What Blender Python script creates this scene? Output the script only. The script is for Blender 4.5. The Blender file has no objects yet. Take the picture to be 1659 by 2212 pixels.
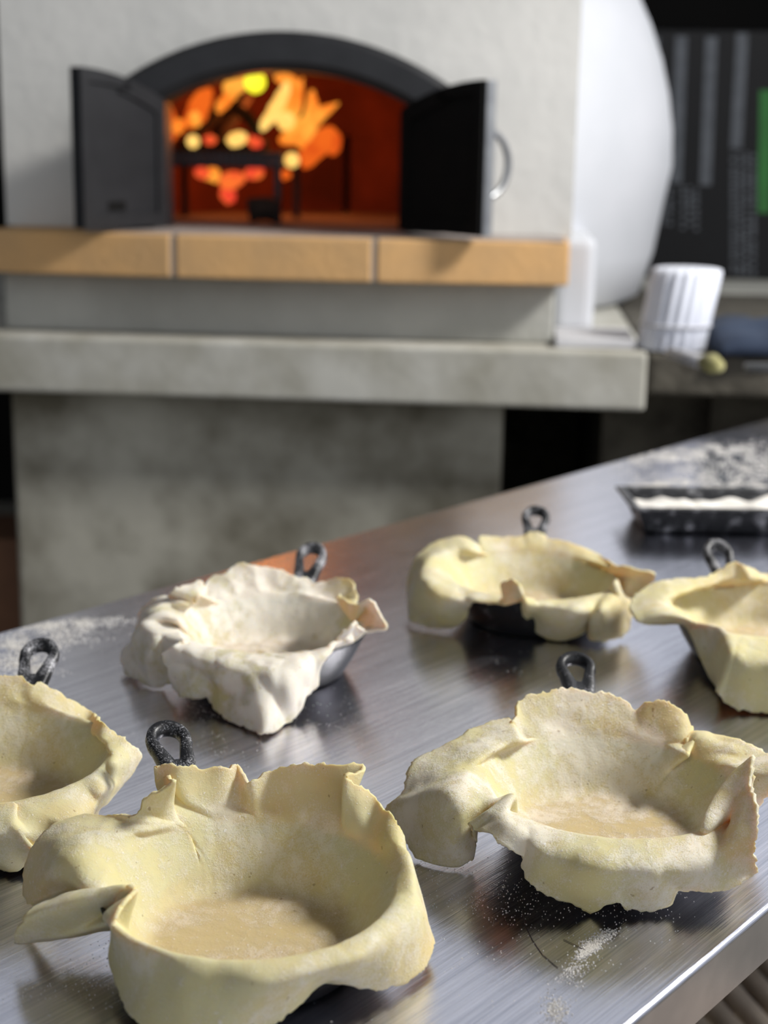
import bpy, bmesh, math, random
from mathutils import Vector, Matrix, noise
random.seed(7)
R = math.radians
S = bpy.context.scene
COL = S.collection

# ------------------------------------------------------------------ camera model
FPX, CX, CY = 3200.0, 829.5, 1106.0
TH, RO = R(13.5), 0.017
TZ = 0.90                       # table top height
CAM = Vector((0, 0, TZ + 0.43))
fwd = Vector((0, math.cos(TH), -math.sin(TH)))
_r = Vector((1, 0, 0)); _u = Vector((0, math.sin(TH), math.cos(TH)))
cr = _r * math.cos(RO) + _u * math.sin(RO)
cu = _u * math.cos(RO) - _r * math.sin(RO)
def ray(u, v):
    return (fwd + cr * ((u - CX) / FPX) - cu * ((v - CY) / FPX)).normalized()
def onz(u, v, z):               # point of the sight line at height z above the table
    d = ray(u, v); t = (TZ + z - CAM.z) / d.z
    return CAM + d * t
def oncyl(u, v, c, r):          # far crossing of the sight line with an upright cylinder
    d = ray(u, v); ox, oy = CAM.x - c.x, CAM.y - c.y
    a = d.x**2 + d.y**2; b = 2 * (ox * d.x + oy * d.y); k = ox**2 + oy**2 - r * r
    D = b * b - 4 * a * k
    t = (-b + math.sqrt(D)) / (2 * a) if D > 0 else -b / (2 * a)
    return CAM + d * t

cd = bpy.data.cameras.new('camera'); cam = bpy.data.objects.new('camera', cd); COL.objects.link(cam)
M = Matrix((cr, cu, -fwd)).transposed().to_4x4(); M.translation = CAM
cam.matrix_world = M
cd.sensor_fit = 'HORIZONTAL'; cd.sensor_width = 36; cd.lens = FPX / 1659 * 36
cd.clip_start = .02; cd.clip_end = 100
cd.dof.use_dof = True; cd.dof.focus_distance = .90; cd.dof.aperture_fstop = 8.2
S.camera = cam

# ------------------------------------------------------------------ materials
def lin(r, g, b):
    f = lambda c: (c / 12.92 if c <= .04045 else ((c + .055) / 1.055) ** 2.4)
    return (f(r / 255), f(g / 255), f(b / 255), 1)
def newmat(name):
    m = bpy.data.materials.new(name); m.use_nodes = True
    nt = m.node_tree; b = nt.nodes['Principled BSDF']
    return m, nt, b
def N(nt, t, **k):
    n = nt.nodes.new(t)
    for a, v in k.items():
        if a in n.inputs.keys(): n.inputs[a].default_value = v
        else: setattr(n, a, v)
    return n
def L(nt, a, b): nt.links.new(a, b)
def ramp(nt, src, stops):
    r = nt.nodes.new('ShaderNodeValToRGB'); e = r.color_ramp.elements
    e[0].position, e[0].color = stops[0]; e[1].position, e[1].color = stops[-1]
    for p, c in stops[1:-1]:
        x = e.new(p); x.color = c
    L(nt, src, r.inputs[0]); return r
def W(v): return (v, v, v, 1)
def mixc(nt, fac, a, b):
    m = nt.nodes.new('ShaderNodeMix'); m.data_type = 'RGBA'
    for i, x in ((0, fac), (6, a), (7, b)):
        if hasattr(x, 'links'): L(nt, x, m.inputs[i])
        else: m.inputs[i].default_value = x
    return m.outputs[2]
def math_(nt, op, a, b=None, clamp=False):
    m = nt.nodes.new('ShaderNodeMath'); m.operation = op; m.use_clamp = clamp
    for i, x in ((0, a), (1, b)):
        if x is None: continue
        if hasattr(x, 'links'): L(nt, x, m.inputs[i])
        else: m.inputs[i].default_value = x
    return m.outputs[0]
def coords(nt, scale=(1, 1, 1), rot=(0, 0, 0)):
    t = nt.nodes.new('ShaderNodeTexCoord'); mp = nt.nodes.new('ShaderNodeMapping')
    mp.inputs['Scale'].default_value = scale; mp.inputs['Rotation'].default_value = rot
    L(nt, t.outputs['Object'], mp.inputs[0]); return mp.outputs[0]
def noise_(nt, co, sc, det=4, rough=.55):
    n = nt.nodes.new('ShaderNodeTexNoise'); n.inputs['Scale'].default_value = sc
    n.inputs['Detail'].default_value = det; n.inputs['Roughness'].default_value = rough
    L(nt, co, n.inputs['Vector']); return n.outputs['Fac']
def simple(name, c1, c2=None, sc=8, rough=.7, metal=0, bump=0, bsc=60, spec=None, stops=(.35, .65)):
    m, nt, b = newmat(name); co = coords(nt)
    if c2: L(nt, ramp(nt, noise_(nt, co, sc), [(stops[0], c1), (stops[1], c2)]).outputs[0], b.inputs['Base Color'])
    else: b.inputs['Base Color'].default_value = c1
    b.inputs['Roughness'].default_value = rough; b.inputs['Metallic'].default_value = metal
    if spec is not None: b.inputs['Specular IOR Level'].default_value = spec
    if bump:
        bp = N(nt, 'ShaderNodeBump', Strength=1.0, Distance=bump); L(nt, noise_(nt, co, bsc), bp.inputs['Height'])
        L(nt, bp.outputs[0], b.inputs['Normal'])
    return m

def dough_mat(name, flour):
    m, nt, b = newmat(name); co = coords(nt)
    base = ramp(nt, noise_(nt, co, 16, 3), [(.3, lin(214, 204, 146)), (.5, lin(217, 211, 166)), (.72, lin(214, 196, 140))]).outputs[0]
    big = noise_(nt, co, 22, 3, .6)
    fine = noise_(nt, co, 900, 3, .75)
    mid = noise_(nt, co, 170, 4, .7)
    patch = ramp(nt, big, [(.46 - .14 * flour, W(0)), (.74 - .14 * flour, W(1))]).outputs[0]
    g1 = math_(nt, 'ADD', math_(nt, 'MULTIPLY', fine, .55), math_(nt, 'MULTIPLY', mid, .45))
    g2 = math_(nt, 'ADD', g1, math_(nt, 'MULTIPLY', patch, (.22 + .10 * flour)))
    fm = ramp(nt, g2, [(.54, W(0)), (.72, W(1))]).outputs[0]
    spk = ramp(nt, noise_(nt, co, 420, 1, .4), [(.71, W(0)), (.76, W(1))]).outputs[0]
    fm2 = math_(nt, 'ADD', math_(nt, 'MULTIPLY', fm, .45 + .45 * flour), math_(nt, 'MULTIPLY', spk, .6), True)
    col = mixc(nt, fm2, base, lin(238, 234, 224))
    sx = nt.nodes.new('ShaderNodeSeparateXYZ'); L(nt, co, sx.inputs[0])
    rr = math_(nt, 'SQRT', math_(nt, 'ADD', math_(nt, 'MULTIPLY', sx.outputs[0], sx.outputs[0]), math_(nt, 'MULTIPLY', sx.outputs[1], sx.outputs[1])))
    rr = math_(nt, 'ADD', rr, math_(nt, 'MULTIPLY', math_(nt, 'SUBTRACT', noise_(nt, co, 60, 3), .5), .02))
    fl_ = ramp(nt, math_(nt, 'MULTIPLY', rr, 10), [(.50, W(.75)), (.64, W(0))]).outputs[0]
    col = mixc(nt, fl_, col, mixc(nt, fm2, lin(198, 174, 132), lin(232, 220, 204)))
    dk = ramp(nt, noise_(nt, co, 260, 1, .3), [(.205, W(1)), (.225, W(0))]).outputs[0]
    col = mixc(nt, math_(nt, 'MULTIPLY', dk, .5), col, lin(120, 85, 40))
    L(nt, col, b.inputs['Base Color'])
    b.inputs['Roughness'].default_value = .62; b.inputs['Specular IOR Level'].default_value = .3
    b.inputs['Subsurface Weight'].default_value = .65
    b.subsurface_method = 'BURLEY'
    b.inputs['Subsurface Radius'].default_value = (1.0, .55, .12)
    b.inputs['Subsurface Scale'].default_value = .0042
    tr_ = nt.nodes.new('ShaderNodeBsdfTranslucent'); tr_.inputs[0].default_value = (1, .60, .10, 1)
    mx_ = nt.nodes.new('ShaderNodeMixShader'); mx_.inputs[0].default_value = .13
    L(nt, b.outputs[0], mx_.inputs[1]); L(nt, tr_.outputs[0], mx_.inputs[2]); L(nt, mx_.outputs[0], nt.nodes['Material Output'].inputs[0])
    bp = N(nt, 'ShaderNodeBump', Strength=.6, Distance=.0009)
    h = math_(nt, 'ADD', math_(nt, 'MULTIPLY', fm2, .8), math_(nt, 'MULTIPLY', mid, .9))
    L(nt, h, bp.inputs['Height']); L(nt, bp.outputs[0], b.inputs['Normal'])
    return m

def iron_mat(name, dust):
    m, nt, b = newmat(name); co = coords(nt)
    f = noise_(nt, co, 900, 3, .75); g = noise_(nt, co, 60, 2)
    s = math_(nt, 'ADD', math_(nt, 'MULTIPLY', f, .6), math_(nt, 'MULTIPLY', g, .5))
    fm = ramp(nt, s, [(.66 - .16 * dust, W(0)), (.80 - .16 * dust, W(1))]).outputs[0]
    L(nt, mixc(nt, fm, lin(20, 21, 24), lin(190, 190, 195)), b.inputs['Base Color'])
    b.inputs['Roughness'].default_value = .42
    bp = N(nt, 'ShaderNodeBump', Strength=.38, Distance=.0005)
    L(nt, noise_(nt, co, 500, 3), bp.inputs['Height']); L(nt, bp.outputs[0], b.inputs['Normal'])
    return m

def steel_mat():
    m, nt, b = newmat('brushed_steel')
    co = coords(nt, (3, 260, 3)); co2 = coords(nt, (1.0, 90, 1.0)); co3 = coords(nt)
    a = noise_(nt, co, 4, 3, .7); c = noise_(nt, co2, 3, 3, .6); d = noise_(nt, co3, 9, 4, .6)
    st = math_(nt, 'ADD', math_(nt, 'MULTIPLY', a, .6), math_(nt, 'MULTIPLY', c, .4))
    L(nt, ramp(nt, st, [(.34, lin(184, 186, 198)), (.64, lin(238, 238, 248))]).outputs[0], b.inputs['Base Color'])
    L(nt, ramp(nt, math_(nt, 'ADD', math_(nt, 'MULTIPLY', st, .5), math_(nt, 'MULTIPLY', d, .5)), [(.3, W(.15)), (.7, W(.27))]).outputs[0], b.inputs['Roughness'])
    b.inputs['Metallic'].default_value = 1
    b.inputs['Anisotropic'].default_value = .5
    bp = N(nt, 'ShaderNodeBump', Strength=.38, Distance=.0005)
    L(nt, st, bp.inputs['Height']); L(nt, bp.outputs[0], b.inputs['Normal'])
    return m

def emis(name, c1, c2, s, sc=20):
    m, nt, b = newmat(name); co = coords(nt)
    nt.nodes.remove(b); e = nt.nodes.new('ShaderNodeEmission')
    L(nt, ramp(nt, noise_(nt, co, sc, 2), [(.38, c1), (.62, c2)]).outputs[0], e.inputs[0]); e.inputs[1].default_value = s
    L(nt, e.outputs[0], nt.nodes['Material Output'].inputs[0]); return m

MT = {
 'steel': steel_mat(),
 'white': simple('white_render', lin(222, 221, 216), lin(206, 206, 202), 3, .85, bump=.002, bsc=30),
 'white_gloss': simple('white_painted_dome', lin(214, 216, 222), lin(204, 207, 213), 3, .6),
 'black': simple('black_metal', lin(30, 31, 34), lin(36, 37, 40), 20, .5),
 'soot': simple('sooted_metal', lin(9, 9, 9), lin(14, 13, 12), 20, .8, spec=.2),
 'silver': simple('silver_metal', lin(170, 172, 174), lin(150, 152, 155), 20, .35, metal=.9),
 'firebrick': simple('firebrick', lin(222, 176, 118), lin(206, 166, 116), 9, .85, bump=.0015, bsc=90),
 'mortar': simple('mortar', lin(180, 168, 155), lin(165, 155, 145), 20, .9),
 'plinth': simple('smooth_grey_concrete', lin(160, 160, 153), lin(176, 176, 169), 5, .85, bump=.002),
 'slab': simple('pale_rough_concrete', lin(160, 157, 144), lin(196, 195, 187), 6, .9, bump=.002, bsc=18),
 'basewall': simple('mottled_concrete', lin(112, 107, 92), lin(178, 175, 162), 5, .95, bump=.002, bsc=18),
 'shadestone': simple('shade_toned_stone', lin(62, 58, 50), lin(92, 88, 78), 14, .9, bump=.008, bsc=22),  # stone tone darkened to stand for shade
 'chamber': simple('sooty_firebrick', lin(120, 58, 38), lin(82, 38, 26), 7, .9, bump=.004),
 'ash': simple('ashy_hearth', lin(150, 140, 135), lin(110, 98, 95), 8, .95),
 'ashtop': simple('pale_ash', lin(176, 166, 160), lin(150, 138, 132), 6, .8),
 'bark': simple('charred_wood', lin(30, 22, 18), lin(60, 45, 36), 25, .95, bump=.004),
 'cartonblk': simple('black_printed_carton', lin(10, 11, 14), lin(13, 14, 17), 6, .55, spec=.25),
 'print': simple('grey_print', lin(84, 88, 94), lin(72, 76, 82), 30, .7),
 'green': simple('green_print', lin(40, 110, 45), lin(36, 98, 40), 6, .7),
 'dark': simple('dark_wall_paint', lin(16, 16, 15), lin(20, 19, 18), 2, .9, spec=.1),
 'paper': simple('white_paper', lin(232, 236, 246), lin(222, 226, 238), 6, .8),
 'navy': simple('navy_cloth', lin(34, 46, 66), lin(48, 60, 80), 12, .9),
 'sheet': simple('pale_grey_sheet', lin(205, 205, 208), lin(186, 186, 190), 6, .6),
 'yellow': simple('yellow_bristle', lin(165, 160, 100), lin(150, 146, 104), 20, .8),
 'clay': simple('brown_wood', lin(120, 84, 60), lin(96, 66, 48), 6, .8),
 'slat': simple('weathered_slats', lin(196, 182, 166), lin(160, 146, 130), 12, .8),
 'floor': simple('floor_concrete', lin(96, 92, 84), lin(120, 116, 106), 3, .9),
 'flour': simple('flour_grains', lin(214, 210, 203), lin(228, 225, 219), 40, .95),
 'flame': emis('flame', (1, .22, .02, 1), (1, .40, .05, 1), 1.15, 18),
 'flame_hot': emis('flame_hot', (1, .55, .12, 1), (1, .62, .16, 1), 1.3, 18),
 'flame_core': emis('flame_core', (1, .9, .03, 1), (1, 1, .05, 1), 1.4, 18),
 'flame_low': emis('flame_low', (.8, .09, .01, 1), (1, .16, .015, 1), .9, 18),
 'ember': emis('ember', (.9, .06, .03, 1), (1, .18, .03, 1), 1.0, 30),
}

# ------------------------------------------------------------------ builders
def finish(name, bm, mat, parent=None, smooth=False, loc=None, bevel=0, mats=None):
    me = bpy.data.meshes.new(name)
    bmesh.ops.recalc_face_normals(bm, faces=bm.faces[:])
    bm.to_mesh(me); bm.free()
    for mm in (mats or [mat]): me.materials.append(mm)
    if smooth:
        for p in me.polygons: p.use_smooth = True
    o = bpy.data.objects.new(name, me); COL.objects.link(o)
    if loc is not None: o.location = loc
    if parent: o.parent = parent
    if bevel:
        b = o.modifiers.new('bevel', 'BEVEL'); b.width = bevel; b.segments = 3; b.limit_method = 'ANGLE'
    return o
def empty(name, loc, rz=0):
    o = bpy.data.objects.new(name, None); COL.objects.link(o); o.location = loc; o.rotation_euler.z = rz
    o.empty_display_size = .05; return o
def tag(o, label=None, cat=None, group=None, kind=None):
    if label: o['label'] = label
    if cat: o['category'] = cat
    if group: o['group'] = group
    if kind: o['kind'] = kind
    return o
def box(bm, x0, x1, y0, y1, z0, z1, M=None):
    vs = [bm.verts.new((x, y, z)) for z in (z0, z1) for x, y in ((x0, y0), (x1, y0), (x1, y1), (x0, y1))]
    if M is not None:
        for v in vs: v.co = M @ v.co
    for f in ((0, 3, 2, 1), (4, 5, 6, 7), (0, 1, 5, 4), (1, 2, 6, 5), (2, 3, 7, 6), (3, 0, 4, 7)):
        bm.faces.new([vs[i] for i in f])
    return vs
def lathe(bm, prof, n=64, flip=False):
    rings = []
    for r, z in prof:
        if r < 1e-6: rings.append([bm.verts.new((0, 0, z))])
        else: rings.append([bm.verts.new((r * math.cos(2 * math.pi * k / n), r * math.sin(2 * math.pi * k / n), z)) for k in range(n)])
    for a, b in zip(rings, rings[1:]):
        for k in range(n):
            k2 = (k + 1) % n
            q = [a[k % len(a)], a[k2 % len(a)], b[k2 % len(b)], b[k % len(b)]]
            u = []
            for x in q:
                if x not in u: u.append(x)
            if len(u) > 2: bm.faces.new(u)
def tube(bm, pts, rad, n=12, flat=1.0, cap=True):
    """round tube along points, per-point radius"""
    pts = [Vector(p) for p in pts]
    if not hasattr(rad, '__len__'): rad = [rad] * len(pts)
    rings = []; up = Vector((0, 1, 0))
    for i, p in enumerate(pts):
        t = (pts[min(i + 1, len(pts) - 1)] - pts[max(i - 1, 0)]).normalized()
        s = t.cross(up)
        if s.length < .1: s = t.cross(Vector((0, 0, 1)))
        s.normalize(); w = s.cross(t).normalized()
        rings.append([bm.verts.new(p + (s * math.cos(2 * math.pi * k / n) + w * flat * math.sin(2 * math.pi * k / n)) * rad[i]) for k in range(n)])
    for a, b in zip(rings, rings[1:]):
        for k in range(n): bm.faces.new((a[k], a[(k + 1) % n], b[(k + 1) % n], b[k]))
    if cap: bm.faces.new(rings[0][::-1]); bm.faces.new(rings[-1])
def catmull(P, ts, t):
    """non-uniform Catmull-Rom through P at knots ts (open)"""
    n = len(P)
    i = max(0, min(n - 2, next((k for k in range(n - 1) if t <= ts[k + 1]), n - 2)))
    p1, p2 = P[i], P[i + 1]; t1, t2 = ts[i], ts[i + 1]
    h = t2 - t1
    m1 = (p2 - P[i - 1]) / (t2 - ts[i - 1]) if i > 0 else (p2 - p1) / h
    m2 = (P[i + 2] - p1) / (ts[i + 2] - t1) if i + 2 < n else (p2 - p1) / h
    s = (t - t1) / h; s2, s3 = s * s, s * s * s
    return p1 * (2 * s3 - 3 * s2 + 1) + m1 * h * (s3 - 2 * s2 + s) + p2 * (-2 * s3 + 3 * s2) + m2 * h * (s3 - s2)
def smoothpath(pts, n):
    P = [Vector(p) for p in pts]; ts = [0]
    for a, b in zip(P, P[1:]): ts.append(ts[-1] + max((b - a).length, 1e-5) ** .6)
    return [catmull(P, ts, ts[-1] * k / (n - 1)) for k in range(n)]

# ------------------------------------------------------------------ dough sheets
RIM_R, RIM_Z = .0805, .0425
def build_dough(cpix, cols, mat, label, seed, crumpled=0.0006, wave=.0018):
    c = onz(cpix[0], cpix[1], .04); c = Vector((c.x, c.y, TZ))
    def res(p):
        if p[0] == 'p': return c + Vector((p[2] * math.cos(R(p[1])), p[2] * math.sin(R(p[1])), p[3]))
        if len(p) == 4: return oncyl(p[0], p[1], c, p[3])
        return onz(p[0], p[1], p[2])
    NA, NB = 22, 34
    rows = []
    for col in cols:
        a = R(col[0]); pts = list(col[1:]); rim = None
        if pts and pts[0] == 'R': rim = res(pts[1]); pts = pts[2:]
        if rim is None: rim = c + Vector((RIM_R * math.cos(a), RIM_R * math.sin(a), RIM_Z))
        ca, sa = math.cos(a), math.sin(a)
        inner = [Vector((c.x + r * ca, c.y + r * sa, TZ + z)) for r, z in ((.0, .0085), (.02, .0085), (.04, .0085), (.053, .0088), (.0605, .0135), (.0685, .027))]
        wall = smoothpath(inner + [rim], NA)
        ext = [res(p) for p in pts]
        if len(ext) == 1:
            e = ext[0]; mm = rim.lerp(e, .5)
            rr = math.hypot(mm.x - c.x, mm.y - c.y)
            if e.z < rim.z - .008: mm.z += .35 * (rim.z - e.z); 
            ext = [mm, e]
        # shared tangent at the rim: spline over wall end + exterior
        full = [inner[-1], rim] + ext
        P = full; ts = [0]
        for x, y in zip(P, P[1:]): ts.append(ts[-1] + max((y - x).length, 1e-4) ** .7)
        exts = [catmull(P, ts, ts[1] + (ts[-1] - ts[1]) * k / NB) for k in range(1, NB + 1)]
        # upper wall follows same spline
        rows.append(wall + exts)
    n = len(rows)
    # knots round the sheet
    d = []
    for i in range(n):
        j = (i + 1) % n
        d.append(max(.0015, (.55 * (rows[j][-1] - rows[i][-1]).length + .45 * (rows[j][NA - 1] - rows[i][NA - 1]).length)) ** .6)
    ext_rows = rows[-2:] + rows + rows[:3]
    dd = d[-2:] + d + d[:3]
    ts = [0]
    for k in range(len(ext_rows) - 1): ts.append(ts[-1] + dd[k])
    bm = bmesh.new(); grid = []
    nr = NA + NB
    sv = Vector((seed * 3.1, seed * 1.7, 0))
    for i in range(n):
        t1, t2 = ts[i + 2], ts[i + 3]
        j = (i + 1) % n
        ln = max((rows[j][-1] - rows[i][-1]).length, (rows[j][NA] - rows[i][NA]).length)
        k = max(3, int(ln / .0016))
        for s in range(k):
            t = t1 + (t2 - t1) * s / k
            line = []
            for q in range(1, nr):
                P = [ext_rows[i + 1 + m][q] for m in range(4)]
                h = t2 - t1; x = (t - t1) / h; x2, x3 = x * x, x * x * x
                T = ts[i + 1:i + 5]
                m1 = (P[2] - P[0]) / (T[2] - T[0]); m2 = (P[3] - P[1]) / (T[3] - T[1])
                p = P[1] * (2 * x3 - 3 * x2 + 1) + m1 * h * (x3 - 2 * x2 + x) + P[2] * (-2 * x3 + 3 * x2) + m2 * h * (x3 - x2)
                line.append(p)
            # ragged edge
            dirv = (line[-1] - line[-4]).normalized()
            e = line[-1]
            jag = noise.noise(e * 160 + sv) * .0022 + noise.noise(e * 480 + sv) * .0016
            for w, idx in ((1, -1), (.6, -2), (.3, -3)):
                line[idx] = line[idx] + dirv * jag * w
            # gentle waves
            for q in range(NA - 4, len(line)):
                w = min(1, (q - NA + 4) / 10)
                p = line[q]
                line[q] = p + Vector((noise.noise(p * 42 + sv), noise.noise(p * 42 + sv + Vector((9, 0, 0))), noise.noise(p * 38 + sv + Vector((0, 9, 0))))) * wave * w
            for q in range(len(line)):
                p = line[q]
                cz = noise.noise(p * 110 + sv) * crumpled
                if seed == 3 and q > NA:
                    o_ = Vector((p.x - c.x, p.y - c.y, .03)).normalized()
                    p = p + o_ * (abs(noise.noise(p * 40 + sv)) * .0065 - .0005) * min(1, (q - NA) / 8)
                line[q] = p + Vector((0, 0, cz))
                if line[q].z < TZ + .0022: line[q].z = TZ + .0022 + .0003 * noise.noise(p * 90)
            grid.append([bm.verts.new(p - c) for p in line])
    cen = bm.verts.new((0, 0, .0085))
    G = len(grid)
    for i in range(G):
        A, B = grid[i], grid[(i + 1) % G]
        bm.faces.new((cen, A[0], B[0]))
        for q in range(len(A) - 1): bm.faces.new((A[q], A[q + 1], B[q + 1], B[q]))
    o = finish('pastry_dough', bm, mat, smooth=True, loc=c)
    sm = o.modifiers.new('thick', 'SOLIDIFY'); sm.thickness = .0026; sm.offset = 0
    tag(o, label, 'dough', 'sheets of dough lining the skillets')
    return o, c

def build_pan(c, hpix, hz, mat, matb, label, hr=.148):
    root = empty('cast_iron_skillet', c)
    bm = bmesh.new()
    lathe(bm, [(0, .001), (.054, .001), (.058, .0003), (.0615, .003), (.0715, .020), (.0805, .0385), (.0807, .0398), (.0795, .0402), (.0780, .0385),
               (.0690, .020), (.0600, .0075), (.0570, .0055), (0, .0055)], 96)
    finish('pan_body', bm, mat, root, smooth=True)
    # handle
    h = onz(hpix[0], hpix[1], hz); d = Vector((h.x - c.x, h.y - c.y, 0)); hr = d.length; d.normalize()
    L_ = hr                                     # centre of the eye
    bm = bmesh.new(); n = 120
    start = .0802
    def tear(cx_, R0, tipx, tipw, tail=None):
        poly = [(cx_ + R0 * math.cos(t), R0 * math.sin(t)) for t in [R(-115 + 230 * k / 40) for k in range(41)]]
        poly += [(tipx, tipw)] + ([(tail[0], tail[1]), (tail[0], -tail[1])] if tail else []) + [(tipx, -tipw)]
        return poly
    PO = tear(L_ + .001, .0150, L_ - .036, .0095, (start, .014)); PI = tear(L_ + .002, .0072, L_ - .017, .0018)
    def hit(poly, phi):
        dx, dy = math.cos(phi), math.sin(phi); best = 0
        for (x0, y0), (x1, y1) in zip(poly, poly[1:] + poly[:1]):
            x0 -= L_; x1 -= L_
            den = dx * (y1 - y0) - dy * (x1 - x0)
            if abs(den) < 1e-12: continue
            t = (x0 * (y1 - y0) - y0 * (x1 - x0)) / den; u_ = (x0 * dy - y0 * dx) / den
            if t > 0 and -1e-6 <= u_ <= 1 + 1e-6: best = max(best, t)
        return best
    outer = lambda phi: hit(PO, phi); inner_ = lambda phi: hit(PI, phi)
    phis = []
    for k in range(n):
        t = 2 * math.pi * k / n
        phis.append(t + .0 * math.sin(t))
    th = .0046
    loops = []
    for k, phi in enumerate(phis):
        ro = outer(phi); ri = inner_(phi)
        ri = min(ri, ro - .003)
        sec = [(ri, -.55), (ri - .0002, 0), (ri + .0008, .75), (ri + .0020, 1), ((ri + ro) / 2, .95), (ro - .0020, 1), (ro - .0008, .75), (ro, 0), (ro - .0008, -.7), (ro - .0026, -1), (ri + .002, -1)]
        ring = []
        for r_, z_ in sec:
            lx = L_ + r_ * math.cos(phi); ly = r_ * math.sin(phi)
            f = (lx - start) / (L_ - start)
            zz = .034 + (hz - .034) * max(0, f) ** 1.25 if f > 0 else .034
            ring.append(bm.verts.new((lx, ly, zz + z_ * th)))
        loops.append(ring)
    for k in range(n):
        A, B = loops[k], loops[(k + 1) % n]
        for q in range(len(A)):
            q2 = (q + 1) % len(A)
            bm.faces.new((A[q], A[q2], B[q2], B[q]))
    ho = finish('handle', bm, matb, root, smooth=True)
    ho.rotation_euler.z = math.atan2(d.y, d.x)
    tag(root, label, 'skillet', 'mini cast iron skillets on the steel table')
    return root

D1 = [
 (197, 'R', (286,1917,.052), (170,1938,.046), (58,1978,.034)),
 (192, (150,1922,.032), (72,1960,.016)),
 (184, (120,1890,.040), (57,1940,.014)),
 (172, (140,1850,.050), (57,1885,.024)),
 (160, (180,1815,.053), (75,1828,.038)),
 (150, (220,1805,.052), (118,1783,.046)),
 (140, (270,1800,.050), (180,1763,.050)),
 (132, (310,1795,.050), (240,1764,.053)),
 (127, (322,1780,.052), (290,1757,.058)),
 (125, (338,1770,.052), (312,1723,.066)),
 (122.5, (352,1765,.052), (345,1706,.072)),
 (120, 'R', (366,1760,.049), (371,1725,.060), (377,1691,.076)),
 (118.5, 'R', (367,1758,.050), (362,1715,'c',.098), (356,1675,'c',.104)),
 (116.5, 'R', (372,1762,.050), (343,1705,'c',.103), (336,1654,'c',.109)),
 (113, (368,1705,'c',.099), (347,1651,'c',.108)),
 (109, (400,1725,'c',.090), (385,1652,'c',.1)),
 (103, (440,1735,'c',.087), (440,1663,'c',.097)),
 (98, (480,1735,'c',.087), (485,1656,'c',.096)),
 (94, (515,1735,'c',.089), (516,1656,'c',.102)),
 (92, (545,1740,'c',.084), (536,1688,'c',.088)),
 (88, (575,1735,'c',.088), (580,1669,'c',.095)),
 (78, (630,1735,'c',.088), (650,1651,'c',.097)),
 (66, (690,1740,'c',.088), (720,1650,'c',.101)),
 (56, (750,1750,'c',.089), (786,1658,'c',.108)),
 (51, (741,1765,'c',.083), (746,1681,'c',.088)),
 (47, (765,1775,'c',.083), (770,1694,'c',.094)),
 (40, (800,1790,'c',.086), (814,1728,'c',.1)),
 (30, (842,1815,.052), (856,1778,.058)),
 (18, ('p',18,.0895,.049), ('p',18,.0950,.030)),
 (9, ('p',9,.0895,.047), ('p',9,.0955,.022)),
 (2, ('p',2,.0900,.045), ('p',2,.0965,.016)),
 (-3, ('p',-3,.0905,.043), (917,2008,.011)),
 (-8, ('p',-8,.0920,.041), (936,2045,.010)),
 (-16, ('p',-16,.0920,.040), (915,2090,.006)),
 (-25, ('p',-25,.0910,.039), (885,2118,.005)),
 (-34, ('p',-34,.0905,.038), (840,2135,.006)),
 (-47, ('p',-47,.0900,.038), (755,2124,.014)),
 (-58, ('p',-58,.0900,.038), (695,2122,.016)),
 (-70, ('p',-70,.0915,.038), (640,2175,.012)),
 (-82, ('p',-82,.0925,.037), (585,2212,.008)),
 (-97, (482,2130,.035), (480,2262,.005)),
 (-110, (405,2115,.036), (380,2262,.005)),
 (-126, (345,2085,.037), (300,2212,.008)),
 (-136, (300,2060,.038), (262,2150,.010)),
 (-146, (265,2030,.040), (243,2092,.014)),
 (-154, (248,2005,.043), (240,2062,.020)),
 (-157, 'R', (290,1930,.050), (247,1985,.046), (243,2038,.028)),
 (-160, 'R', (287,1925,.046), (236,1990,.038), (250,2008,.014)),
 (-161.5, 'R', (285,1921,.047), (208,1990,.030), (38,2036,.012)),
]
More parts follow.
